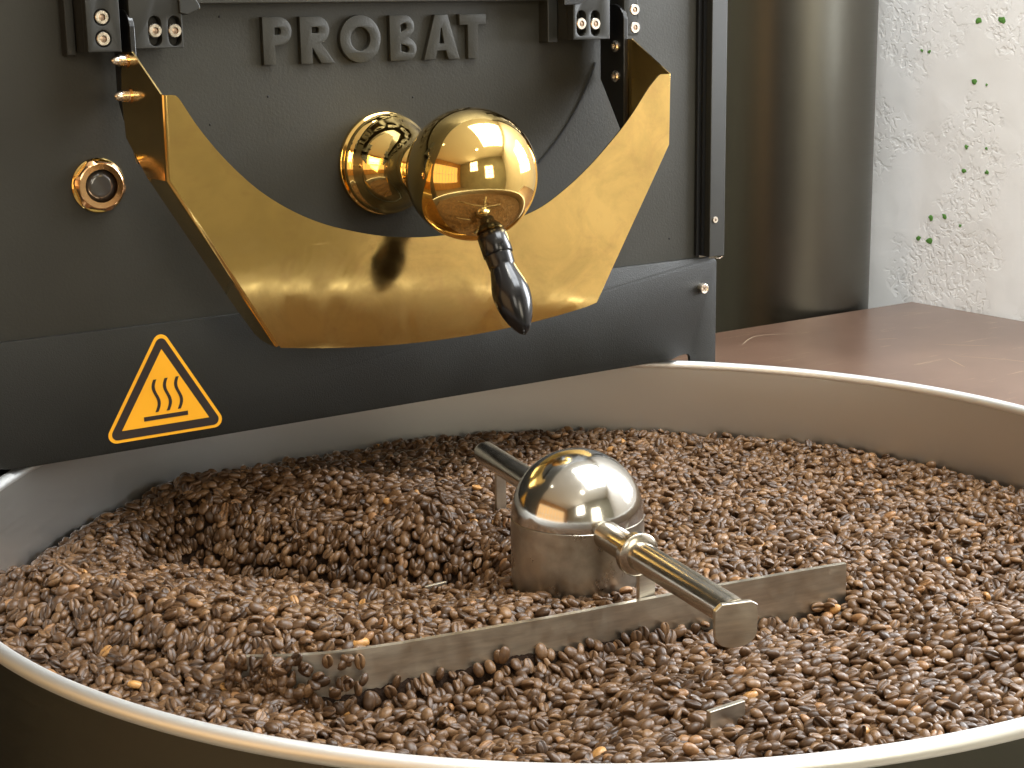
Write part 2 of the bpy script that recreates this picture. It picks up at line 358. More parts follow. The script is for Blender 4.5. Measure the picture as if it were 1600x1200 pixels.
structure('back_wall', box(XL, XW, YB, YB+0.1, ZF, ZC), M['drywall'])
LY0, LY1, LZ0, LZ1 = -1.9, 1.20, -0.3, 1.3
structure('wooden_wall', join_mesh([box(XL-0.1, XL, YF, LY0, ZF, ZC), box(XL-0.1, XL, LY1, YB, ZF, ZC), box(XL-0.1, XL, LY0, LY1, ZF, LZ0), box(XL-0.1, XL, LY0, LY1, LZ1, ZC)]), M['wood'])
def window(name, label, pts, col, st, nx, nz, depthdir):
    """pts: plane rect as (origin, u, v) ; frame bars stand 2 cm in front of the panes"""
    o, u, v = [Vector(p) for p in pts]; t = empty(name, tuple(o), label, 'window', None)
    nrm = Vector(depthdir)
    em = emit(name+'_sky', col, st); ul, vl = u.length, v.length; uh, vh = u.normalized(), v.normalized()
    for i in range(nx):
        for j in range(nz):
            a = o+uh*(ul*i/nx+0.018)+vh*(vl*j/nz+0.018); bu = uh*(ul/nx-0.036); bv = vh*(vl/nz-0.036)
            part('pane', mesh([a, a+bu, a+bu+bv, a+bv], [(0, 1, 2, 3)]), em, t)
    ms = []
    def bar(a, b, wdir, w):
        q = [a-wdir*w, b-wdir*w, b+wdir*w, a+wdir*w]; ms.append(extrude_poly(q, nrm*0.035))
    for i in range(nx+1): bar(o+uh*ul*i/nx, o+uh*ul*i/nx+vh*vl, uh, 0.02)
    for j in range(nz+1): bar(o+vh*vl*j/nz+nrm*0.002, o+vh*vl*j/nz+uh*ul+nrm*0.002, vh, 0.017)
    part('frame', join_mesh(ms), M['white'], t)
window('window', 'tall bright window with white bars reflected on the right side of the brass ball', ((XW+0.06, WY0, WZ0), (0, WY1-WY0, 0), (0, 0, WZ1-WZ0)), (0.92, 0.96, 1.0), L_RIGHT, 2, 3, (-1, 0, 0))
window('window', 'small warm window reflected low in the middle of the brass ball', ((-0.42, YF-0.05, 0.15), (0.64, 0, 0), (0, 0, 0.9)), (1.0, 0.90, 0.70), L_BACK, 2, 3, (0, 1, 0))
window('added_glow_partition', 'added glowing orange panes in place of lit wood, reflected on the left of the brass ball', ((XL-0.05, LY0, LZ0), (0, LY1-LY0, 0), (0, 0, LZ1-LZ0)), (1.0, 0.60, 0.26), L_LEFT, 9, 2, (1, 0, 0))  # added glow standing in for lit wood, also fills from the left
window('window', 'high pale window reflected low on the steel dome', ((-1.75, YF-0.05, 0.75), (0.75, 0, 0), (0, 0, 0.85)), (1.0, 0.93, 0.80), L_BACK, 3, 2, (0, 1, 0))
window('added_top_light', 'large barred skylight above the tray, the broad bright patch on the steel dome', ((SX0, SY0, ZC+0.06), (SX1-SX0, 0, 0), (0, SY1-SY0, 0)), (0.93, 0.97, 1.0), L_TOP_FILL, 2, 2, (0, 0, -1))  # made-up source overhead, added to brighten the wall and the beans
for (x, y), pw, lab in (((-1.35, 0.50), 0.05, 'round ceiling lamp farthest left above the roaster, a star glint on the brass ball'), ((-0.48, -1.15), 0.22, 'round ceiling lamp above and behind the camera, a star glint low on the brass ball'), ((0.02, -0.25), 0.6, 'round ceiling lamp above the tray, the topmost star glint on the brass ball')):
    t = empty('ceiling_lamp', (x, y, ZC), lab, 'lamp', 'round lamps on the ceiling')
    part('housing', lathe([(0.075, 0), (0.075, 0.05), (0.06, 0.052), (0.06, 0.04)], (x, y, ZC-0.001), (0, 0, -1), 32, cap=False), M['white'], t)
    part('bulb', lathe([(0.045, 0.044), (0.045, 0.05), (0.03, 0.056), (0.001, 0.058)], (x, y, ZC), (0, 0, -1), 24), emit('lamp_glow', (1.0, 0.93, 0.80), L_LAMP*pw), t)

# ------------------------------------------------------------------ table and column behind
tb = empty('table', (0.9, 0.4, ZF), 'brown scuffed coated board tabletop behind the tray against the white wall', 'table')
TZ = -0.118
part('tabletop', box(0.50, XW-0.004, -0.30, 0.857, TZ-0.03, TZ, 0.0015), M['tabletop'], tb)
for x in (0.54, 1.24):
    for y in (-0.25, 0.81): part('leg', box(x-0.025, x+0.025, y-0.025, y+0.025, ZF, TZ-0.031), M['block'], tb)
for pts in ([(0.845, 0.765), (0.905, 0.80), (0.965, 0.775+0.0)], [(1.02, 0.675), (1.05, 0.662)], [(1.02, 0.53), (1.06, 0.455), (1.055, 0.40)], [(1.00, 0.525), (0.975, 0.475)], [(1.06, 0.60), (1.095, 0.56), (1.11, 0.545)], [(1.20, 0.80), (1.24, 0.77)]):
    q = smooth_curve_early(pts, 6); vs = []; n_ = len(q)
    for i_, (x, y) in enumerate(q):
        w = 0.0006*math.sin(PI*(i_+0.5)/n_)+0.0002; a = Vector(q[max(i_-1, 0)]); b = Vector(q[min(i_+1, n_-1)]); d = (b-a).normalized()
        vs += [(x-d.y*w, y+d.x*w, TZ+0.0003), (x+d.y*w, y-d.x*w, TZ+0.0003)]
    part('scratch', mesh(vs, [(2*i_, 2*i_+1, 2*i_+3, 2*i_+2) for i_ in range(n_-1)]), M['scratch'], tb)
column = part('exhaust_duct', lathe([(0.125, 0), (0.125, ZC-ZF-0.002)], (1.160, 0.9955, ZF+0.001), (0, 0, 1), 128), M['column'], None)
smooth_by_angle(column.data, 0.6)
tag(column, 'tall dark brushed steel cylinder standing behind the table in the corner', 'duct')

# ------------------------------------------------------------------ roaster body
YP = 0.300
ro = empty('coffee_roaster', (0.0, 0.5, ZF), 'black cast iron coffee roaster front with raised letters above the cooling tray', 'coffee roaster')
part('body', join_mesh([box(-0.75, 0.370, YP+0.012, 0.70, 0.016, 0.75), box(-0.75, 0.370, 0.50, 0.70, ZF, 0.014)]), M['dark'], ro)
part('front_plate', box(-0.75, 0.3645, YP+0.0025, YP+0.011, 0.060, 0.75), M['plate'], ro)
# lower panel with rounded notches that clear the tray rim
def panel_outline():
    p = [(-0.75, 0.1085), (0.3735, 0.1060), (0.3745, 0.1040), (0.3810, 0.1035), (0.3838, 0.1010), (0.3838, -0.40), (0.3505, -0.40), (0.3505, 0.004)]
    p += [(0.3500, 0.0075), (0.3480, 0.0098), (0.3440, 0.0105), (0.336, 0.0100), (0.326, 0.0072), (-0.330, 0.0072), (-0.345, 0.010), (-0.350, 0.006), (-0.3505, -0.40), (-0.75, -0.40)]
    return p
part('lower_panel', curve_plate([panel_outline()], YP-0.0020, 0.0040, 0.0006), M['panel'], ro, auto=0.5)
# lettering: geometric capitals, cast proud of the plate
LT = 0.0108
def letter(kind, x0, x1, z0, z1):
    w, h = x1-x0, z1-z0; t = LT
    if kind == 'P':
        r = (h*0.60)/2; zc = z1-r
        out = [(x0, z0), (x0+t, z0), (x0+t, z1-2*r)] + arcp(x1-r, zc, r, r, -PI/2, PI/2, 14) + [(x0, z1)]
        ri = r-t*0.80
        inn = [(x0+t, zc-ri), (x0+t, zc+ri)] + arcp(x1-r, zc, r-t*0.9, ri, PI/2, -PI/2, 10)
        return [out, inn]
    if kind == 'R':
        r = (h*0.58)/2; zc = z1-r; xr = x0+w*0.90
        out = [(x0, z0), (x0+t, z0), (x0+t, z0+h*0.335), (x0+w*0.62, z0), (x1+0.0015, z0), (x0+w*0.64, z0+h*0.43)] + arcp(xr-r, zc, r, r, -PI/2+0.35, PI/2, 12) + [(x0, z1)]
        ri = r-t*0.80
        inn = [(x0+t, zc-ri), (x0+t, zc+ri)] + arcp(xr-r, zc, r-t*0.9, ri, PI/2, -PI/2, 10)
        return [out, inn]
    if kind == 'O':
        cx, cz = (x0+x1)/2, (z0+z1)/2
        return [arcp(cx, cz, w/2, h/2+0.0006, 0, 2*PI*47/48, 47), arcp(cx, cz, w/2-t*0.93, h/2-t*0.86, 0, 2*PI*35/36, 35)]
    if kind == 'B':
        r1 = h*0.25; zc1 = z1-r1; r2 = h*0.25; zc2 = z0+r2; xa = x0+w*0.93
        out = [(x0, z0)] + arcp(x1-r2, zc2, r2, r2, -PI/2, PI*0.42, 10) + arcp(xa-r1, zc1, r1, r1, -PI*0.35, PI/2, 10) + [(x0, z1)]
        k = t*0.74
        i1 = [(x0+t, zc1-r1+k*0.62), (x0+t, z1-k)] + arcp(xa-r1, zc1+k*0.0, max(r1-t*0.92, 0.002), r1-k*0.85, PI/2, -PI/2, 8)
        i2 = [(x0+t, z0+k), (x0+t, zc2+r2-k*0.62)] + arcp(x1-r2, zc2, max(r2-t*0.92, 0.002), r2-k*0.85, PI/2, -PI/2, 8)
        return [out, i1, i2]
    if kind == 'A':
        cx = (x0+x1)/2; a = t*0.60; zb = z0+h*0.20; zt = z0+h*0.36
        def xl(z, off=0): return x0+(cx-a-x0)*(z-z0)/h+off
        def xr(z, off=0): return x1-(x1-cx-a)*(z-z0)/h-off
        s = t*1.06
        out = [(x0, z0), (x0+s, z0), (xl(zb, s), zb), (xr(zb, s), zb), (x1-s, z0), (x1, z0), (cx+a, z1), (cx-a, z1)]
        ztop = z1-h*0.30
        inn = [(xl(zt, s), zt), (cx-0.0004, ztop), (cx+0.0004, ztop), (xr(zt, s), zt)]
        return [out, inn]
    if kind == 'T':
        cx = (x0+x1)/2; b = t*0.85
        return [[(cx-t/2, z0), (cx+t/2, z0), (cx+t/2, z1-b), (x1, z1-b), (x1, z1), (x0, z1), (x0, z1-b), (cx-t/2, z1-b)]]
ZL0, ZL1 = 0.3072, 0.3452
spans = [('P', -0.1025, -0.0765), ('R', -0.0690, -0.0390), ('O', -0.0325, 0.0062), ('B', 0.0152, 0.0412), ('A', 0.0484, 0.0845), ('T', 0.0850, 0.1125)]
for k, a, b in spans:
    part('letter', curve_plate(letter(k, a, b, ZL0, ZL1), YP-0.0028, 0.0062, 0.0007), M['plate'], ro, auto=0.6)
# raised lip above the lettering
part('top_ledge', box(-0.178, 0.172, 0.288, YP+0.004, 0.3560, 0.372, 0.0008), M['plate'], ro)
# seam of the round front casting
part('door_seam', tube([(0.0227+0.2314*math.cos(a), YP+0.0022, 0.3898+0.2314*math.sin(a)) for a in np.linspace(-0.40, -0.95, 26)], 0.0011, 8), M['dark'], ro, smooth=True)
# casting pits
for x, z in ((-0.098, 0.282), (0.039, 0.276), (-0.137, 0.346), (0.302, 0.187), (0.285, 0.236), (-0.150, 0.262), (0.326, 0.128)):
    part('casting_pit', lathe([(0.0010, 0), (0.0006, 0.0004)], (x, YP+0.0024, z), (0, -1, 0), 8), M['dark'], ro)
# door bars: right hand trim with countersunk screw
def screw(parent, x, y, z, r, h=0.003, name='screw', sock=0.5):
    s = part(name, lathe([(r, 0), (r, h-0.0008), (r*0.9, h), (r*sock, h), (r*sock, h-0.0012)], (x, y, z), (0, -1, 0), 28, cap=False), M['bolt'], parent, auto=0.5)
    part('hex_socket', lathe([(r*sock*0.99, 0), (r*sock*0.25, 0.0003), (r*0.02, 0.0003)], (x, y-h+0.0011, z), (0, -1, 0), 6), M['socket'], s)
    return s
part('trim_bar', box(0.3655, 0.3850, 0.2880, 0.3015, 0.1075, 0.75, 0.0007), M['block'], ro)
part('trim_channel', join_mesh([box(0.3575, 0.3650, 0.2985, 0.3035, 0.1085, 0.75), box(0.3615, 0.3650, 0.2955, 0.2984, 0.1085, 0.75)]), M['black'], ro)
screw(ro, 0.3722, 0.2882, 0.1440, 0.0033, 0.0012, sock=0.4)
part('hook_wire', tube([(0.378, 0.293, 0.1075), (0.378, 0.293, 0.105), (0.383, 0.292, 0.1045), (0.3855, 0.291, 0.1065)], 0.0006, 8), M['bolt'], ro)
# pan head screw on the lower panel
s = part('screw', lathe([(0.0050, 0), (0.0052, 0.0015), (0.0052, 0.0045), (0.0048, 0.0056), (0.0040, 0.0058), (0.0036, 0.0050), (0.001, 0.0048)], (0.3640, YP-0.0018, 0.0755), (0, -1, 0), 32), M['bolt'], ro, auto=0.6)
for rz in (0.7, 0.7+PI/2):
    c, sn = math.cos(rz), math.sin(rz); u = Vector((c, 0, sn)); v = Vector((-sn, 0, c)); o = Vector((0.3640, YP-0.0018-0.0052, 0.0755))
    part('cross_slot', extrude_poly([o-u*0.0026-v*0.0005, o+u*0.0026-v*0.0005, o+u*0.0026+v*0.0005, o-u*0.0026+v*0.0005], (0, 0.0004, 0)), M['socket'], s)
# hinge blocks
def stadium(cx, cz, r, hh, n=10): return arcp(cx, cz+hh, r, r, 0, PI, n)+arcp(cx, cz-hh, r, r, PI, 2*PI, n)
def hinge_block(x0, x1, z0, holes, yf=0.265, yback=None):
    z1 = 0.42; outer = [(x0, z0), (x1, z0), (x1, z1), (x0, z1)]
    hs = [stadium(cx, cz, r, hh) if hh else arcp(cx, cz, r, r, 0, 2*PI*23/24, 23) for cx, cz, r, hh in holes]
    b = part('hinge_block', join_mesh([curve_plate([outer]+hs, yf, 0.009, 0.0006), box(x0+0.0003, x1-0.0003, yf+0.0090, YP+0.002, z0+0.0003, z1)]), M['block'], ro, auto=0.5)
    return b
bA = hinge_block(-0.2592, -0.2335, 0.3215, [(-0.2472, 0.3467, 0.0062, 0), (-0.2471, 0.3311, 0.0062, 0)])
bB = hinge_block(-0.2262, -0.1842, 0.3232, [(-0.2065, 0.3360, 0.0052, 0.0060), (-0.1908, 0.3358, 0.0052, 0.0060)])
bC = hinge_block(0.1838, 0.2243, 0.3215, [(0.1925, 0.3358, 0.0052, 0.0060), (0.2080, 0.3356, 0.0052, 0.0060)])
bD = hinge_block(0.2405, 0.2566, 0.3240, [(0.2527, 0.3470, 0.0062, 0), (0.2532, 0.3311, 0.0062, 0)])
for b, lst in ((bA, ((-0.2472, 0.3467), (-0.2471, 0.3311))), (bB, ((-0.2063, 0.3363), (-0.1905, 0.3360))), (bC, ((0.1927, 0.3354), (0.2082, 0.3351))), (bD, ((0.2527, 0.3470), (0.2532, 0.3311)))):
    for x, z in lst:
        screw(b, x, 0.2739, z, 0.0052, 0.0095, 'bolt')
part('backing_strip', box(-0.2665, -0.2595, 0.290, YP+0.003, 0.3190, 0.45, 0.0008), M['block'], ro)
part('backing_strip', box(0.1725, 0.1830, 0.288, YP+0.003, 0.3190, 0.45, 0.0008), M['block'], ro)
part('lever_tip', extrude_poly([(-0.187, 0.262, 0.349), (-0.181, 0.262, 0.3475), (-0.170, 0.262, 0.352), (-0.1705, 0.262, 0.355), (-0.178, 0.262, 0.366), (-0.187, 0.262, 0.372)], (0, 0.010, 0), 0.0008), M['block'], ro)
part('lever_tip', extrude_poly([(0.172, 0.262, 0.3515), (0.188, 0.262, 0.3520), (0.199, 0.262, 0.3565), (0.206, 0.262, 0.372), (0.172, 0.262, 0.372)], (0, 0.003, 0), 0.0006), M['black'], ro)
# sight glass in its turned brass nut
part_sg = part('sight_glass_nut', lathe([(0.0212, 0), (0.0212, 0.0020), (0.0203, 0.0030)], (-0.2462, YP+0.0020, 0.2203), (0, -1, 0), 64), M['brass'], ro, auto=0.6)
hexv = []
bmx = bmesh.new(); nseg = 96
rings = []
for rr_, h_ in ((0.0206, 0.0030), (0.0204, 0.0060), (0.0178, 0.0082), (0.0170, 0.0086), (0.0128, 0.0086), (0.0124, 0.0062)):
    ring = []
    for k in range(nseg):
        a = 2*PI*k/nseg; am = ((a+0.2) % (PI/3))-PI/6; hexr = 0.0186/math.cos(am)
        r_ = min(rr_, hexr); ring.append(bmx.verts.new((-0.2462+r_*math.cos(a), YP+0.0020-h_, 0.2203+r_*math.sin(a))))
    rings.append(ring)
for a_, b_ in zip(rings, rings[1:]):
    for k in range(nseg): bmx.faces.new((a_[k], a_[(k+1) % nseg], b_[(k+1) % nseg], b_[k]))
bmesh.ops.recalc_face_normals(bmx, faces=bmx.faces)
mh = bpy.data.meshes.new('hex'); bmx.to_mesh(mh); bmx.free()
part('hex_ring', mh, M['copper'], part_sg, auto=0.35)
part('glass', lathe([(0.0126, 0.0060), (0.007, 0.0068), (0.0005, 0.0071)], (-0.2462, YP+0.0020, 0.2203), (0, -1, 0), 40), M['glass'], part_sg, smooth=True)

# ------------------------------------------------------------------ warning sign on the lower panel
sg = empty('warning_sign', (-0.205, YP-0.002, 0.04), 'yellow and black triangular hot surface sticker on the lower black panel', 'sign')
def round_tri(cx, zb, half, h, r, n=8):
    A = [Vector((cx-half, zb)), Vector((cx+half, zb)), Vector((cx, zb+h))]; pts = []
    for i in range(3):
        p, a, b = A[i], (A[i-1]-A[i]).normalized(), (A[(i+1) % 3]-A[i]).normalized()
        bis = (a+b).normalized(); half_ang = math.acos(max(-1, min(1, a.dot(b))))/2; d = r/math.sin(half_ang); c = p+bis*d
        s = -(bis); st = Vector((a.y, -a.x)); 
        v0 = (p+a*(r/math.tan(half_ang)))-c; v1 = (p+b*(r/math.tan(half_ang)))-c
        a0 = math.atan2(v0.y, v0.x); a1 = math.atan2(v1.y, v1.x); dd = (a1-a0+PI) % (2*PI)-PI
        for k in range(n+1): pts.append((c.x+r*math.cos(a0+dd*k/n), c.y+r*math.sin(a0+dd*k/n)))
    return pts
YS = YP-0.0020; CX = -0.2052
part('outer_border', curve_plate([round_tri(CX, 0.0148, 0.0540, 0.0900, 0.0068)], YS-0.00035, 0.0003), M['yellow'], sg)
part('black_triangle', curve_plate([round_tri(CX, 0.0172, 0.0495, 0.0826, 0.0048)], YS-0.00055, 0.0002), M['signblack'], sg)
part('yellow_triangle', curve_plate([round_tri(CX, 0.0243, 0.0375, 0.0622, 0.0003)], YS-0.00075, 0.0002), M['yellow'], sg)
part('ground_bar', curve_plate([[(-0.2237, 0.0293), (-0.1860, 0.0293), (-0.1860, 0.0328), (-0.2237, 0.0328)]], YS-0.00095, 0.0002), M['signblack'], sg)
for x in (-0.2128, -0.2032, -0.1936):
    pts_l, pts_r = [], []
    for k in range(25):
        t_ = k/24; z = 0.0625-0.0270*t_; xc = x-0.0021*math.sin(t_*2*PI+0.15)+0.0006; w = 0.00135
        pts_l.append((xc-w, z)); pts_r.append((xc+w, z))
    part('heat_wave', curve_plate([pts_l+pts_r[::-1]], YS-0.00095, 0.0002), M['signblack'], sg)

# ------------------------------------------------------------------ brass chute
ch = empty('brass_chute', (0.009, 0.24, 0.19), 'folded sheet brass discharge guard hinged in front of the black drum door', 'chute')
YC = 0.205
def yc(z): return YC-(z-0.19)*0.021
xl_t, xr_t, zt, zm, zb = -0.2291, 0.2441, 0.2912, 0.2293, 0.0947
xl_b, xr_b = -0.1463, 0.1648
R_ = 0.0034
top = [(-0.2179, 0.2900), (-0.2145, 0.2853), (-0.202, 0.266), (-0.1831, 0.2429), (-0.1584, 0.2193), (-0.1326, 0.2018), (-0.1057, 0.1888), (-0.0779, 0.1799), (-0.0492, 0.1733), (-0.0197, 0.1697), (0.008, 0.1690), (0.036, 0.1699), (0.066, 0.1740), (0.1006, 0.183), (0.1276, 0.1968), (0.155, 0.2156), (0.1828, 0.2395), (0.2004, 0.2572), (0.2182, 0.2785), (0.2300, 0.2898), (0.2345, 0.2912)]
ts = [(-0.2225, 0.2912), (-0.2190, 0.2906)] + smooth_curve(top)[3:]
bot = [(xl_b+(xr_b-xl_b)*t, zb-0.0125*4*t*(1-t)) for t in np.linspace(0, 1, 25)]
# inset polygon on left edge by R_, the same on the right
def inset_side(sgn):
    P = [(xl_t, zt), (xl_t, zm), (xl_b, zb)] if sgn < 0 else [(xr_t, zt), (xr_t, zm), (xr_b, zb)]
    d = Vector((P[2][0]-P[1][0], P[2][1]-P[1][1])).normalized()
    n2 = Vector((-d.y, d.x)) if sgn < 0 else Vector((d.y, -d.x)); n1 = Vector((1, 0)) if sgn < 0 else Vector((-1, 0))
    if n2.x*n1.x < 0: n2 = -n2
    nm = (n1+n2).normalized(); nm = nm/nm.dot(n1)
    return P, [n1, nm, n2]
PL, NL = inset_side(-1); PR, NR = inset_side(1)
inL = [(p[0]+n.x*R_, p[1]+n.y*R_) for p, n in zip(PL, NL)]; inR = [(p[0]+n.x*R_*0.35, p[1]+n.y*R_*0.35) for p, n in zip(PR, NR)]
inL[2] = (inL[2][0], zb-0.0006)
outline = [inL[0]] + [q for q in ts if q[0] > inL[0][0]+0.0005] + [inR[0], inR[1]] + [inR[2]] + [b for b in bot[::-1] if inL[2][0]+0.001 < b[0] < inR[2][0]-0.001] + [inL[2], inL[1]]
part('front_sheet', extrude_poly([(x, yc(z), z) for x, z in outline], (0, 0.0013, 0)), M['chute'], ch)
def fold(P, NN, r, xs):
    vs = []; fs = []; n = 8
    for p, nn in zip(P, NN):
        for k in range(n+1):
            a = PI/2*k/n
            vs.append((p[0]+nn.x*r*(1-math.cos(a)), yc(p[1])+r*(1-math.sin(a)), p[1]+nn.y*r*(1-math.cos(a))))
    for i in range(len(P)-1):
        for k in range(n): fs.append((i*(n+1)+k, i*(n+1)+k+1, (i+1)*(n+1)+k+1, (i+1)*(n+1)+k))
    me = mesh(vs, fs); me.polygons.foreach_set('use_smooth', [True]*len(me.polygons)); return me
def flange(sgn, r):
    x = xl_t if sgn < 0 else xr_t; xb = xl_b if sgn < 0 else xr_b; t = 0.0013*(-sgn)
    up = [(0.2785, 0.3193), (0.2765, 0.3210), (0.2569, 0.3213), (yc(zt)+r, zt+0.0006), (yc(zm)+r, zm), (0.2428, zm), (0.2806, 0.257), (0.2840, 0.288)]
    a = extrude_poly([(x, y, z) for y, z in up], (t, 0, 0))
    def L(u, y): return (x+(xb-x)*u, y, zm+(zb-zm)*u)
    low = [L(0, yc(zm)+r), L(0, 0.2428), L(0.8, 0.2425), L(0.95, 0.239), L(0.985, 0.233), L(1.0, 0.222), L(1.0, yc(zb)+r)]
    nn = NL[2] if sgn < 0 else NR[2]
    b = extrude_poly(low, (nn.x*0.0013, 0, nn.y*0.0013))
    return join_mesh([a, b])
part('side_flange', join_mesh([flange(-1, R_), fold(PL, NL, R_, 1)]), M['chute'], ch)
part('side_flange', join_mesh([flange(1, R_*0.35), fold(PR, NR, R_*0.35, -1)]), M['chute'], ch)
def hinge_arm(x0, x1):
    prof = [(0.262, 0.242), (0.2622, 0.3395), (0.2640, 0.3445), (0.2672, 0.3485), (0.272, 0.3510), (0.277, 0.3522), (0.2975, 0.3522), (0.2975, 0.285), (0.2665, 0.238), (0.2635, 0.2375)]
    return part('hinge_arm', extrude_poly([(x0, y, z) for y, z in prof], (x1-x0, 0, 0), 0.0005), M['black'], ch)
aL = hinge_arm(-0.2275, -0.2235); aR = hinge_arm(0.2380, 0.2425)
for z in (0.3147, 0.2877):
    s = part('screw', lathe([(0.0052, 0), (0.0052, 0.0012), (0.0038, 0.0024), (0.0022, 0.0024), (0.0020, 0.0010), (0.0005, 0.0010)], (0.2380, 0.2742, z), (-1, 0, 0), 24), M['bolt'], aR, auto=0.6)
for y, z in ((0.2635, 0.3150), (0.2615, 0.2888)):
    nut = part('acorn_nut', lathe([(0.0050, -0.0002), (0.0050, 0.0010), (0.0043, 0.0011), (0.0043, 0.0060), (0.0036, 0.0066), (0.0034, 0.0085), (0.0026, 0.0105), (0.0012, 0.0117), (0.0002, 0.0120)], (xl_t, y+0.006, z), (-1, 0, 0), 24), M['bolt'], ch, auto=0.6)
    part('washer', lathe([(0.0058, 0), (0.0058, 0.0009), (0.0050, 0.0010)], (xl_t-0.0001, y+0.006, z), (-1, 0, 0), 24), M['copper'], nut)

# ------------------------------------------------------------------ brass ball lever
bl = empty('ball_lever', (0.0085, YP, 0.2214), 'polished brass ball knob with black spindle grip on the drum door', 'lever')
rose = [(0.0440, 0), (0.0440, 0.0030), (0.0432, 0.0046), (0.0408, 0.0050), (0.0404, 0.0060), (0.0420, 0.0066), (0.0428, 0.0080), (0.0428, 0.0100), (0.0418, 0.0122), (0.0400, 0.0140), (0.0385, 0.0165), (0.0366, 0.0205), (0.0340, 0.0255), (0.0305, 0.0310), (0.0268, 0.0360), (0.0236, 0.0410), (0.0214, 0.0455), (0.0200, 0.0500), (0.0192, 0.0545), (0.0192, 0.0570), (0.0212, 0.0580), (0.0224, 0.0600), (0.0228, 0.0630), (0.0222, 0.0660), (0.0208, 0.0680), (0.0196, 0.0690), (0.0190, 0.0710), (0.0190, 0.0900)]
part('rosette', lathe(rose, (0.0080, YP+0.0025, 0.2214), (0, -1, 0), 128), M['brass'], bl, smooth=True)
BC = Vector((0.0095, 0.165, 0.2214)); BR = 0.0525
part('ball', lathe([(max(BR*math.sin(PI*i/64), 1e-5), -BR*math.cos(PI*i/64)) for i in range(65)], BC, (0, -1, 0), 128, cap=False), M['brass'], bl, smooth=True)
GA = (Vector((0.0088, 0.0943, 0.1056))-BC).normalized()
g0 = 0.0500
part('grip', lathe([(r_*1.22, h_) for r_, h_ in [(0.0068, g0), (0.0092, g0+0.0022), (0.0098, g0+0.0034), (0.0098, g0+0.0200), (0.0094, g0+0.0206), (0.0088, g0+0.0207), (0.0086, g0+0.0213), (0.0091, g0+0.0216), (0.0086, g0+0.0300), (0.0083, g0+0.0318), (0.0088, g0+0.0336), (0.0098, g0+0.0390), (0.0112, g0+0.0450), (0.0121, g0+0.0510), (0.0122, g0+0.0560), (0.0115, g0+0.0630), (0.0100, g0+0.0700), (0.0080, g0+0.0765), (0.0056, g0+0.0820), (0.0033, g0+0.0860), (0.0004, g0+0.0885)]], BC, GA, 48), M['grip'], bl, auto=0.7)

# ------------------------------------------------------------------ cooling tray
RT = 0.450; RI = 0.4435
tr = empty('cooling_tray', (0, 0, ZF), 'round stainless steel cooling tray with a rolled rim full of roasted coffee beans', 'tray')
NA = 360
rim_path = [(RT*math.cos(2*PI*k/NA), RT*math.sin(2*PI*k/NA), 0) for k in range(NA)]
part('rim', tube(rim_path, 0.0049, 24, closed=True), M['rim'], tr, smooth=True)
def cyl_wall(r, z0, z1, flip, n=360, m=3):
    vs = []; fs = []
    for j in range(m+1):
        z = z0+(z1-z0)*j/m
        for k in range(n): vs.append((r*math.cos(2*PI*k/n), r*math.sin(2*PI*k/n), z))
    for j in range(m):
        for k in range(n):
            f = (j*n+k, j*n+(k+1) % n, (j+1)*n+(k+1) % n, (j+1)*n+k); fs.append(f[::-1] if flip else f)
    return mesh(vs, fs)
part('inner_wall', cyl_wall(0.4458, -0.13, -0.001, True), M['traywall'], tr, smooth=True)
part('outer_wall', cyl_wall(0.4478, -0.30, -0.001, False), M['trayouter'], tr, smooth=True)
part('tray_floor', lathe([(0.4456, 0), (0.4456, 0.004)], (0, 0, -0.132), (0, 0, 1), 128), M['traywall'], tr)
part('pedestal', lathe([(0.20, 0), (0.18, 0.05), (0.18, 0.66)], (0, 0, ZF+0.001), (0, 0, 1), 64), M['block'], tr)

# ------------------------------------------------------------------ stirrer
st = empty('stirrer', (0, 0, -0.13), 'stainless steel domed stirring hub with pipe arms and a long scraper blade', 'stirrer')
HR = 0.0490; HZ = -0.0160; HX, HY = -0.0070, 0.0050
dome = [(HR*math.sin(PI/2*i/28)+1e-5, HZ+HR*math.cos(PI/2*i/28)) for i in range(29)]
part('dome', lathe(dome[::-1] + [], (HX, HY, 0), (0, 0, 1), 96, cap=False), M['steel'], st, smooth=True)
part('hub_cylinder', lathe([(HR*1.006, -0.125), (HR*1.006, HZ-0.0006), (HR*0.99, HZ)], (HX, HY, 0), (0, 0, 1), 96, cap=False), M['hubsteel'], st, auto=0.6)
A0 = Vector((-0.0140, -0.030, -0.0180)); A1 = Vector((-0.0420, -0.2060, -0.0205))
ax = (A1-A0).normalized()
arm = part('arm', tube([A0, A1-ax*0.004, A1], [0.0103, 0.0103, 0.0095], 40), M['arm'], st, auto=0.8)
cpos = A0+ax*0.052
part('collar', lathe([(0.0103, 0), (0.0140, 0.0006), (0.0155, 0.0020), (0.0155, 0.0070), (0.0140, 0.0085), (0.0103, 0.0092)], cpos, ax, 40, cap=False), M['arm'], arm, auto=0.6)
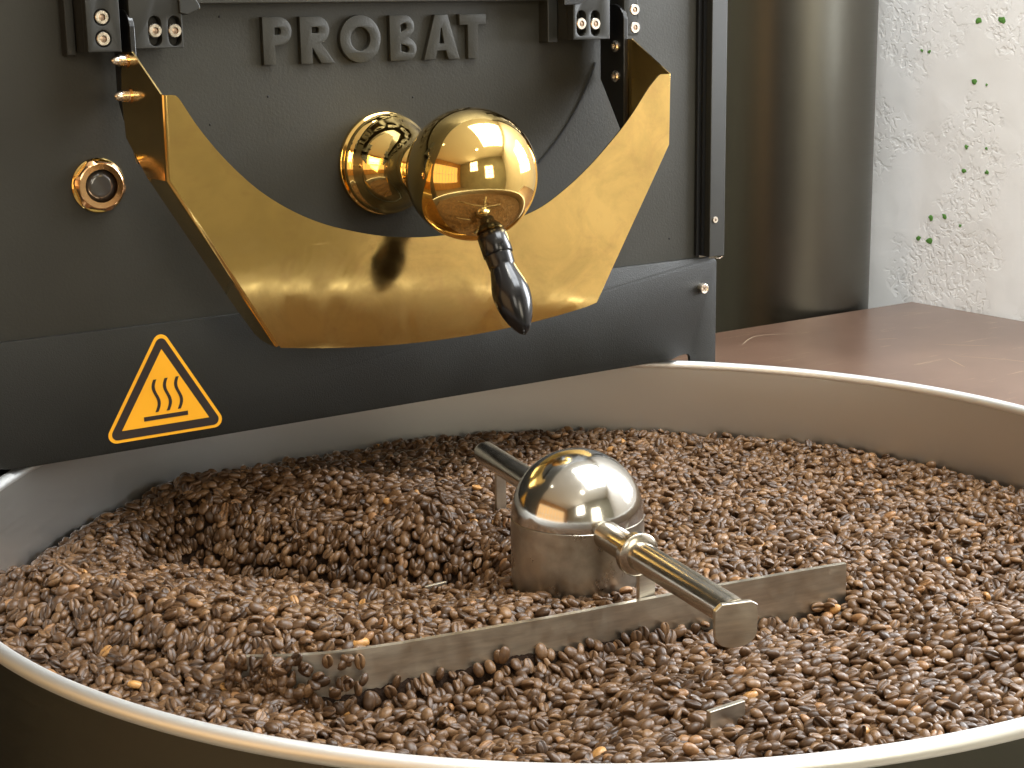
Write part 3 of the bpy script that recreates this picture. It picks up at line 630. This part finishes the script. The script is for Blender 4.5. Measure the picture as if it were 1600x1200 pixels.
# paddle plate welded across the end of the arm
pc = A1.copy(); side = Vector((0.955, -0.30, 0)).normalized()
pl = []
for k in range(13):
    a = PI*k/12; pl.append(pc+side*(0.0145*math.cos(a))+Vector((0, 0, -0.0085-0.0130*math.sin(a)**0.7)))
pl += [pc+side*(-0.0145)+Vector((0, 0, 0.0040)), pc+side*(-0.010)+Vector((0, 0, 0.0082)), pc+side*(0.010)+Vector((0, 0, 0.0082)), pc+side*(0.0145)+Vector((0, 0, 0.0055))]
part('paddle_plate', extrude_poly(pl, Vector((-0.30, -0.955, 0)).normalized()*0.004, 0.0006), M['blade'], arm)
B0 = Vector((0.008, 0.030, -0.0215)); B1 = Vector((0.0545, 0.2250, -0.0270)); bx = (B1-B0).normalized()
arm2 = part('arm', tube([B0, B1-bx*0.004, B1], [0.0103, 0.0103, 0.0092], 40), M['arm'], st, auto=0.8)
pc2 = B0+(B1-B0)*0.80
part('paddle_post', box(pc2.x-0.005, pc2.x+0.005, pc2.y-0.0015, pc2.y+0.0015, -0.090, pc2.z-0.004, 0.0004), M['hubsteel'], arm2)
# long scraper blade
BT = [(-0.298, -0.014), (-0.270, -0.033), (-0.241, -0.048), (-0.205, -0.0585), (-0.164, -0.067), (-0.130, -0.0735), (-0.097, -0.080), (-0.050, -0.0875), (-0.002, -0.0945), (0.045, -0.1020), (0.095, -0.1110), (0.143, -0.1205)]
BTs = smooth_curve(BT, 5)
def blade_mesh(path, zt_, zb_, th, ztl=None):
    vs = []; fs = []; n = len(path)
    for i, (x, y) in enumerate(path):
        a = Vector(path[max(i-1, 0)]); b = Vector(path[min(i+1, n-1)]); d = (b-a).normalized(); nn = Vector((-d.y, d.x))*th/2
        for sx, z in ((-1, zb_), (-1, zt_), (1, zt_), (1, zb_)): vs.append((x+nn.x*sx, y+nn.y*sx, z))
    for i in range(n-1):
        for k in range(4): fs.append((i*4+k, i*4+(k+1) % 4, (i+1)*4+(k+1) % 4, (i+1)*4+k))
    fs.append((0, 1, 2, 3)); fs.append(((n-1)*4+3, (n-1)*4+2, (n-1)*4+1, (n-1)*4))
    me = mesh(vs, fs); bm = bmesh.new(); bm.from_mesh(me); bmesh.ops.recalc_face_normals(bm, faces=bm.faces); bm.to_mesh(me); bm.free(); return me
part('scraper_blade', blade_mesh(BTs, -0.0500, -0.0860, 0.0042), M['blade'], st, auto=0.6)
br = Vector((-0.0100, -0.0905, 0))
part('blade_bracket', box(-0.0235, -0.0095, -0.0890, -0.0855, -0.075, -0.018, 0.0004), M['blade'], st)
# second scraper, mostly buried in the hollow on the left
BT2 = smooth_curve([(-0.150, 0.150), (-0.120, 0.128), (-0.085, 0.105), (-0.060, 0.092)], 5)
part('scraper_blade', blade_mesh(BT2, -0.0960, -0.118, 0.0030), M['blade'], st, auto=0.6)
part('blade_bracket', box(-0.083, -0.064, 0.0985, 0.1015, -0.110, -0.0835, 0.0004), M['blade'], st)
part('blade_bracket', box(-0.084, -0.056, -0.2330, -0.2290, -0.09, -0.0655, 0.0004), M['blade'], st)

# ------------------------------------------------------------------ beans
BTa = np.array(BTs)
def blade_side(x, y):
    """signed distance to the blade curve: positive behind it (away from the camera)"""
    xs = BTa[:, 0]; yb = np.interp(x, xs, BTa[:, 1]); sl = np.gradient(BTa[:, 1], xs); s = np.interp(x, xs, sl)
    return (y-yb)/np.sqrt(1+s*s)
def sstep(a, b, v):
    t = np.clip((v-a)/(b-a), 0, 1); return t*t*(3-2*t)
def seg_dist(x, y, pts):
    best = np.full(np.shape(x), 9.0); par = np.zeros(np.shape(x)); L = 0; tot = sum(math.dist(pts[i], pts[i+1]) for i in range(len(pts)-1))
    for i in range(len(pts)-1):
        ax_, ay_ = pts[i]; bx_, by_ = pts[i+1]; dx, dy = bx_-ax_, by_-ay_; l2 = dx*dx+dy*dy
        t = np.clip(((x-ax_)*dx+(y-ay_)*dy)/l2, 0, 1); d = np.hypot(x-ax_-t*dx, y-ay_-t*dy)
        m = d < best; best = np.where(m, d, best); par = np.where(m, (L+t*math.sqrt(l2))/tot, par); L += math.sqrt(l2)
    return best, par
def height(x, y):
    x = np.asarray(x, float); y = np.asarray(y, float)
    h = np.full(x.shape, -0.0725)
    h += 0.0015*np.sin(x*31+y*17)*np.cos(y*23-x*9)+0.0010*np.sin(x*67-y*41)
    # hollow left by the second paddle, steep at its far side
    d, p = seg_dist(x, y, [(-0.190, 0.290), (-0.150, 0.215), (-0.110, 0.155), (-0.060, 0.112)])
    h -= 0.050*np.exp(-(d/0.046)**3.2)
    d, p = seg_dist(x, y, [(-0.15, 0.375), (-0.085, 0.350), (-0.03, 0.290), (-0.010, 0.215)])
    h += 0.023*np.exp(-(d/0.034)**2)
    # ridge pushed up behind the blade
    d, p = seg_dist(x, y, [(-0.350, 0.180), (-0.300, 0.100), (-0.255, 0.030), (-0.180, -0.020), (-0.100, -0.042), (-0.030, -0.060)])
    h += (0.036-0.024*p)*np.exp(-(d/0.052)**2)
    # lower ground in front of the blade
    sd = blade_side(x, y); wx = sstep(0.17, 0.10, x)*sstep(-0.315, -0.225, x)
    h -= (0.013+0.006*sstep(-0.05, -0.25, x))*wx*sstep(0.002, -0.012, sd)*sstep(-0.17, -0.07, sd)
    h -= 0.006*sstep(-0.004, -0.07, sd)*sstep(-0.34, -0.24, x)
    # pile carried in front of the arm end, right foreground
    d, p = seg_dist(x, y, [(-0.075, -0.175), (-0.020, -0.180), (0.035, -0.185), (0.090, -0.212), (0.155, -0.240), (0.230, -0.275)])
    h += 0.017*np.exp(-(d/0.038)**2)
    # scraped dip around the hub at the right
    d = np.hypot(x-0.07, y+0.045); h -= 0.004*np.exp(-(d/0.05)**2)
    r = np.hypot(x, y); h += 0.004*sstep(0.38, 0.44, r)
    return h

# bed under the beans
ng = 150; vs = []; fs = []; idx = {}
gx = np.linspace(-0.4452, 0.4452, ng)
vs.append((0, 0, float(height(0, 0))-0.008)); rr = np.linspace(0.006, 0.4452, 72); na = 200
for r in rr:
    for k in range(na):
        a = 2*PI*k/na; x, y = r*math.cos(a), r*math.sin(a); vs.append((x, y, 0))
va = np.array(vs); va[:, 2] = height(va[:, 0], va[:, 1])-0.0075
for k in range(na): fs.append((0, 1+k, 1+(k+1) % na))
for j in range(len(rr)-1):
    for k in range(na): fs.append((1+j*na+k, 1+(j+1)*na+k, 1+(j+1)*na+(k+1) % na, 1+j*na+(k+1) % na))
bed = part('bean_bed', mesh(va, fs), M['beanbed'], tr, smooth=True); bed['kind'] = 'stuff'

def bean_mesh(seed, L=0.0052, Wd=0.0038, Ht=0.0031, Hb=0.0016, nu=26, nv=15):
    r = np.random.default_rng(seed); vs = []; cre = []; fs = []
    ph = r.uniform(-1, 1); bend = r.uniform(-0.12, 0.12)
    for j in range(nv+1):
        th = PI*j/nv          # along the length
        for i in range(nu):
            a = 2*PI*i/nu
            x = math.cos(th); s = math.sin(th)**0.86
            y = s*math.cos(a); z = s*math.sin(a)
            yy = y*Wd*(1+0.05*ph*x); zz = z*Ht if z > 0 else -abs(z)**0.55*Hb*s**0.45
            c = 0.0
            if z < 0:
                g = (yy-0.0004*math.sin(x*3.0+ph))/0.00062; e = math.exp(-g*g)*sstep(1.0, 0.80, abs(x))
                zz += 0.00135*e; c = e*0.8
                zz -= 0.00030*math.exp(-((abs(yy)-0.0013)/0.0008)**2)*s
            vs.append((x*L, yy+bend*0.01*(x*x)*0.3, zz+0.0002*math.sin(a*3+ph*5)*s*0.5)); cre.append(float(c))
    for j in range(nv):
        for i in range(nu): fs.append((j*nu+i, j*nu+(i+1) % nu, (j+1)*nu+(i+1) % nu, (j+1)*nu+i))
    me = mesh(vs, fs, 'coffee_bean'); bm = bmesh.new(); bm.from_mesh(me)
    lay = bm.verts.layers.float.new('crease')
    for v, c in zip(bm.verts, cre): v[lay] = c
    bmesh.ops.remove_doubles(bm, verts=bm.verts, dist=1e-6); bmesh.ops.recalc_face_normals(bm, faces=bm.faces); bm.to_mesh(me); bm.free()
    me.polygons.foreach_set('use_smooth', [True]*len(me.polygons)); me.materials.append(M['bean']); return me
bean_meshes = [bean_mesh(1), bean_mesh(2, 0.0056, 0.0037, 0.0030), bean_mesh(3, 0.0048, 0.0039, 0.0032), bean_mesh(4, 0.0051, 0.0034, 0.0034, 0.0026)]

def place_layer(sp, dz, jit, seed):
    r = np.random.default_rng(seed); n = int(0.46/sp)+2; P = []
    for j in range(-n*2, n*2):
        for i in range(-n*2, n*2):
            x = (i+0.5*(j & 1))*sp; y = j*sp*0.866
            if x*x+y*y < 0.441**2: P.append((x, y))
    P = np.array(P); P += r.normal(0, jit, P.shape)
    rad = np.hypot(P[:, 0], P[:, 1]); P = P[(rad < 0.4405)]
    z = height(P[:, 0], P[:, 1])+dz+r.normal(0, 0.0008, len(P))
    return np.c_[P, z]
top_l = place_layer(0.00745, 0.0, 0.0013, 3)
low_l = place_layer(0.0080, -0.0046, 0.0016, 4)
extra = place_layer(0.0210, 0.0030, 0.0060, 5)
P = np.r_[top_l, extra, low_l]
keep = np.hypot(P[:, 0]-HX, P[:, 1]-HY) > HR+0.0025
sd = blade_side(P[:, 0], P[:, 1]); nearb = (np.abs(sd) < 0.0045) & (P[:, 0] > -0.300) & (P[:, 0] < 0.147)
keep &= ~nearb
d_, _ = seg_dist(P[:, 0], P[:, 1], [(A1.x, A1.y), (A1.x+0.01, A1.y)])
P = P[keep]
nB = len(P)
# surface normals from the height field
e = 0.004
nx = -(height(P[:, 0]+e, P[:, 1])-height(P[:, 0]-e, P[:, 1]))/(2*e); ny = -(height(P[:, 0], P[:, 1]+e)-height(P[:, 0], P[:, 1]-e))/(2*e)
spin = rng.uniform(0, 2*PI, nB); t1 = rng.normal(0, math.radians(27), nB); t2 = rng.normal(0, math.radians(24), nB); flip = rng.random(nB) < 0.50
edge = rng.random(nB) < 0.10
# moving beans line up with the flow: down the hollow's far slope, and along the pile in the right foreground
grad = np.hypot(nx, ny); down = np.arctan2(ny, nx)
m1 = (grad > 0.42) & (P[:, 0] < 0.0); spin = np.where(m1, down+rng.normal(0, 0.35, nB), spin)
dR, _ = seg_dist(P[:, 0], P[:, 1], [(-0.10, -0.20), (0.02, -0.21), (0.10, -0.235), (0.24, -0.30)])
m2 = dR < 0.075; spin = np.where(m2, -0.35+rng.normal(0, 0.40, nB), spin)
dL, _ = seg_dist(P[:, 0], P[:, 1], [(-0.10, 0.38), (0.0, 0.33), (0.02, 0.24)]); m3 = dL < 0.06; spin = np.where(m3, -0.45+rng.normal(0, 0.40, nB), spin)
scl = rng.normal(1.01, 0.09, nB); scl = np.clip(scl, 0.76, 1.22); scl = np.where(rng.random(nB) < 0.04, scl*0.72, scl)
tone = np.clip(rng.beta(2.2, 2.4, nB)*0.86, 0, 1); odd = rng.random(nB); tone = np.where(odd > 0.995, 0.97+0.03*rng.random(nB), tone); tone = np.where((odd > 0.970) & (odd <= 0.995), 0.90, tone)
kind = rng.integers(0, 4, nB); kind = np.where((kind == 3) & (rng.random(nB) < 0.5), 0, kind)
EUL = np.zeros((nB, 3))
for i in range(nB):
    n_ = Vector((nx[i], ny[i], 1)).normalized(); q = Vector((0, 0, 1)).rotation_difference(n_).to_matrix()
    a = t1[i]+(PI if flip[i] else 0)+(PI/2 if edge[i] else 0)
    R = q @ Matrix.Rotation(spin[i], 3, 'Z') @ Matrix.Rotation(t2[i], 3, 'Y') @ Matrix.Rotation(a, 3, 'X')
    EUL[i] = R.to_euler()
# a few beans tumbling over the blade at the left and lying against its face
fall = []
for k in range(260):
    u_ = rng.random()**1.3; x = -0.300+0.075*u_; yb = float(np.interp(x, BTa[:, 0], BTa[:, 1])); f = rng.random()
    if rng.random() < 0.05+u_*0.9: continue
    fall.append((x, yb-0.005-rng.random()*0.006-0.008*f, -0.049-0.036*f))
fall = np.array(fall); nF = len(fall)
P = np.r_[P, fall]; EUL = np.r_[EUL, rng.uniform(0, 2*PI, (nF, 3))]; scl = np.r_[scl, np.ones(nF)]; tone = np.r_[tone, rng.beta(2.2, 2.4, nF)*0.8]; kind = np.r_[kind, rng.integers(0, 3, nF)]
nB = len(P)
# which ones show largest: in frame, not hidden by the near rim
V = P-CAM; dep = V @ CF; px = 800+FPX*(V @ CR)/dep; py = 600-FPX*(V @ CU)/dep
vis = (px > 0) & (px < 1600) & (py < 1200)
tt = (0.0053-CAM[2])/(P[:, 2]-CAM[2]); X0 = CAM[0]+tt*(P[:, 0]-CAM[0]); Y0 = CAM[1]+tt*(P[:, 1]-CAM[1])
vis &= np.hypot(X0, Y0) < RT-0.004
layer_top = np.zeros(nB, bool); layer_top[:] = P[:, 2] > height(P[:, 0], P[:, 1])-0.002
cand = np.where(vis & layer_top)[0]; big = cand[np.argsort(dep[cand])[:300]]
isbig = np.zeros(nB, bool); isbig[big] = True
for i in big:
    o = bpy.data.objects.new('coffee_bean', bean_meshes[kind[i]]); COL.objects.link(o)
    o.location = P[i]; o.rotation_euler = EUL[i]; o.scale = (scl[i],)*3
    o.color = (1, 1, 1, 1.0+float(tone[i]))
    tag(o, 'roasted brown coffee bean in the nearest part of the heap just inside the front rim', 'coffee bean', 'coffee beans lying just inside the near rim')
rest = np.where(~isbig)[0]
me = bpy.data.meshes.new('bean_points'); me.vertices.add(len(rest)); me.vertices.foreach_set('co', P[rest].astype(np.float32).ravel())
def fattr(name, typ, data, key):
    a = me.attributes.new(name, typ, 'POINT'); a.data.foreach_set(key, data)
fattr('rot', 'FLOAT_VECTOR', EUL[rest].astype(np.float32).ravel(), 'vector')
fattr('scl', 'FLOAT', scl[rest].astype(np.float32), 'value')
fattr('tone', 'FLOAT', (tone[rest]).astype(np.float32), 'value')
fattr('kind', 'INT', kind[rest].astype(np.int32), 'value')
pile = bpy.data.objects.new('coffee_beans', me); COL.objects.link(pile)
tag(pile, 'heap of roasted brown coffee beans filling the round steel tray', 'coffee beans'); pile['kind'] = 'stuff'
gn = bpy.data.node_groups.new('scatter', 'GeometryNodeTree')
gn.interface.new_socket('Geometry', in_out='INPUT', socket_type='NodeSocketGeometry'); gn.interface.new_socket('Geometry', in_out='OUTPUT', socket_type='NodeSocketGeometry')
gi = gn.nodes.new('NodeGroupInput'); go = gn.nodes.new('NodeGroupOutput')
iop = gn.nodes.new('GeometryNodeInstanceOnPoints'); g2i = gn.nodes.new('GeometryNodeGeometryToInstance')
proto = []
for k in range(4):
    ob = bpy.data.objects.new('coffee_bean_shape', bean_meshes[k])     # only a source of geometry, not linked to the scene
    oi = gn.nodes.new('GeometryNodeObjectInfo'); oi.inputs['Object'].default_value = ob; oi.inputs['As Instance'].default_value = True; proto.append(oi)
for oi in proto[::-1]: gn.links.new(oi.outputs['Geometry'], g2i.inputs[0])
def named(name, dt):
    n = gn.nodes.new('GeometryNodeInputNamedAttribute'); n.data_type = dt; n.inputs['Name'].default_value = name; return n
e2r = gn.nodes.new('FunctionNodeEulerToRotation')
gn.links.new(named('rot', 'FLOAT_VECTOR').outputs[0], e2r.inputs[0]); gn.links.new(e2r.outputs[0], iop.inputs['Rotation'])
gn.links.new(named('scl', 'FLOAT').outputs[0], iop.inputs['Scale']); gn.links.new(named('kind', 'INT').outputs[0], iop.inputs['Instance Index'])
iop.inputs['Pick Instance'].default_value = True
gn.links.new(gi.outputs[0], iop.inputs['Points']); gn.links.new(g2i.outputs[0], iop.inputs['Instance']); gn.links.new(iop.outputs[0], go.inputs[0])
md = pile.modifiers.new('scatter', 'NODES'); md.node_group = gn
pile.color = (1, 1, 1, 1)
print('beans', nB)
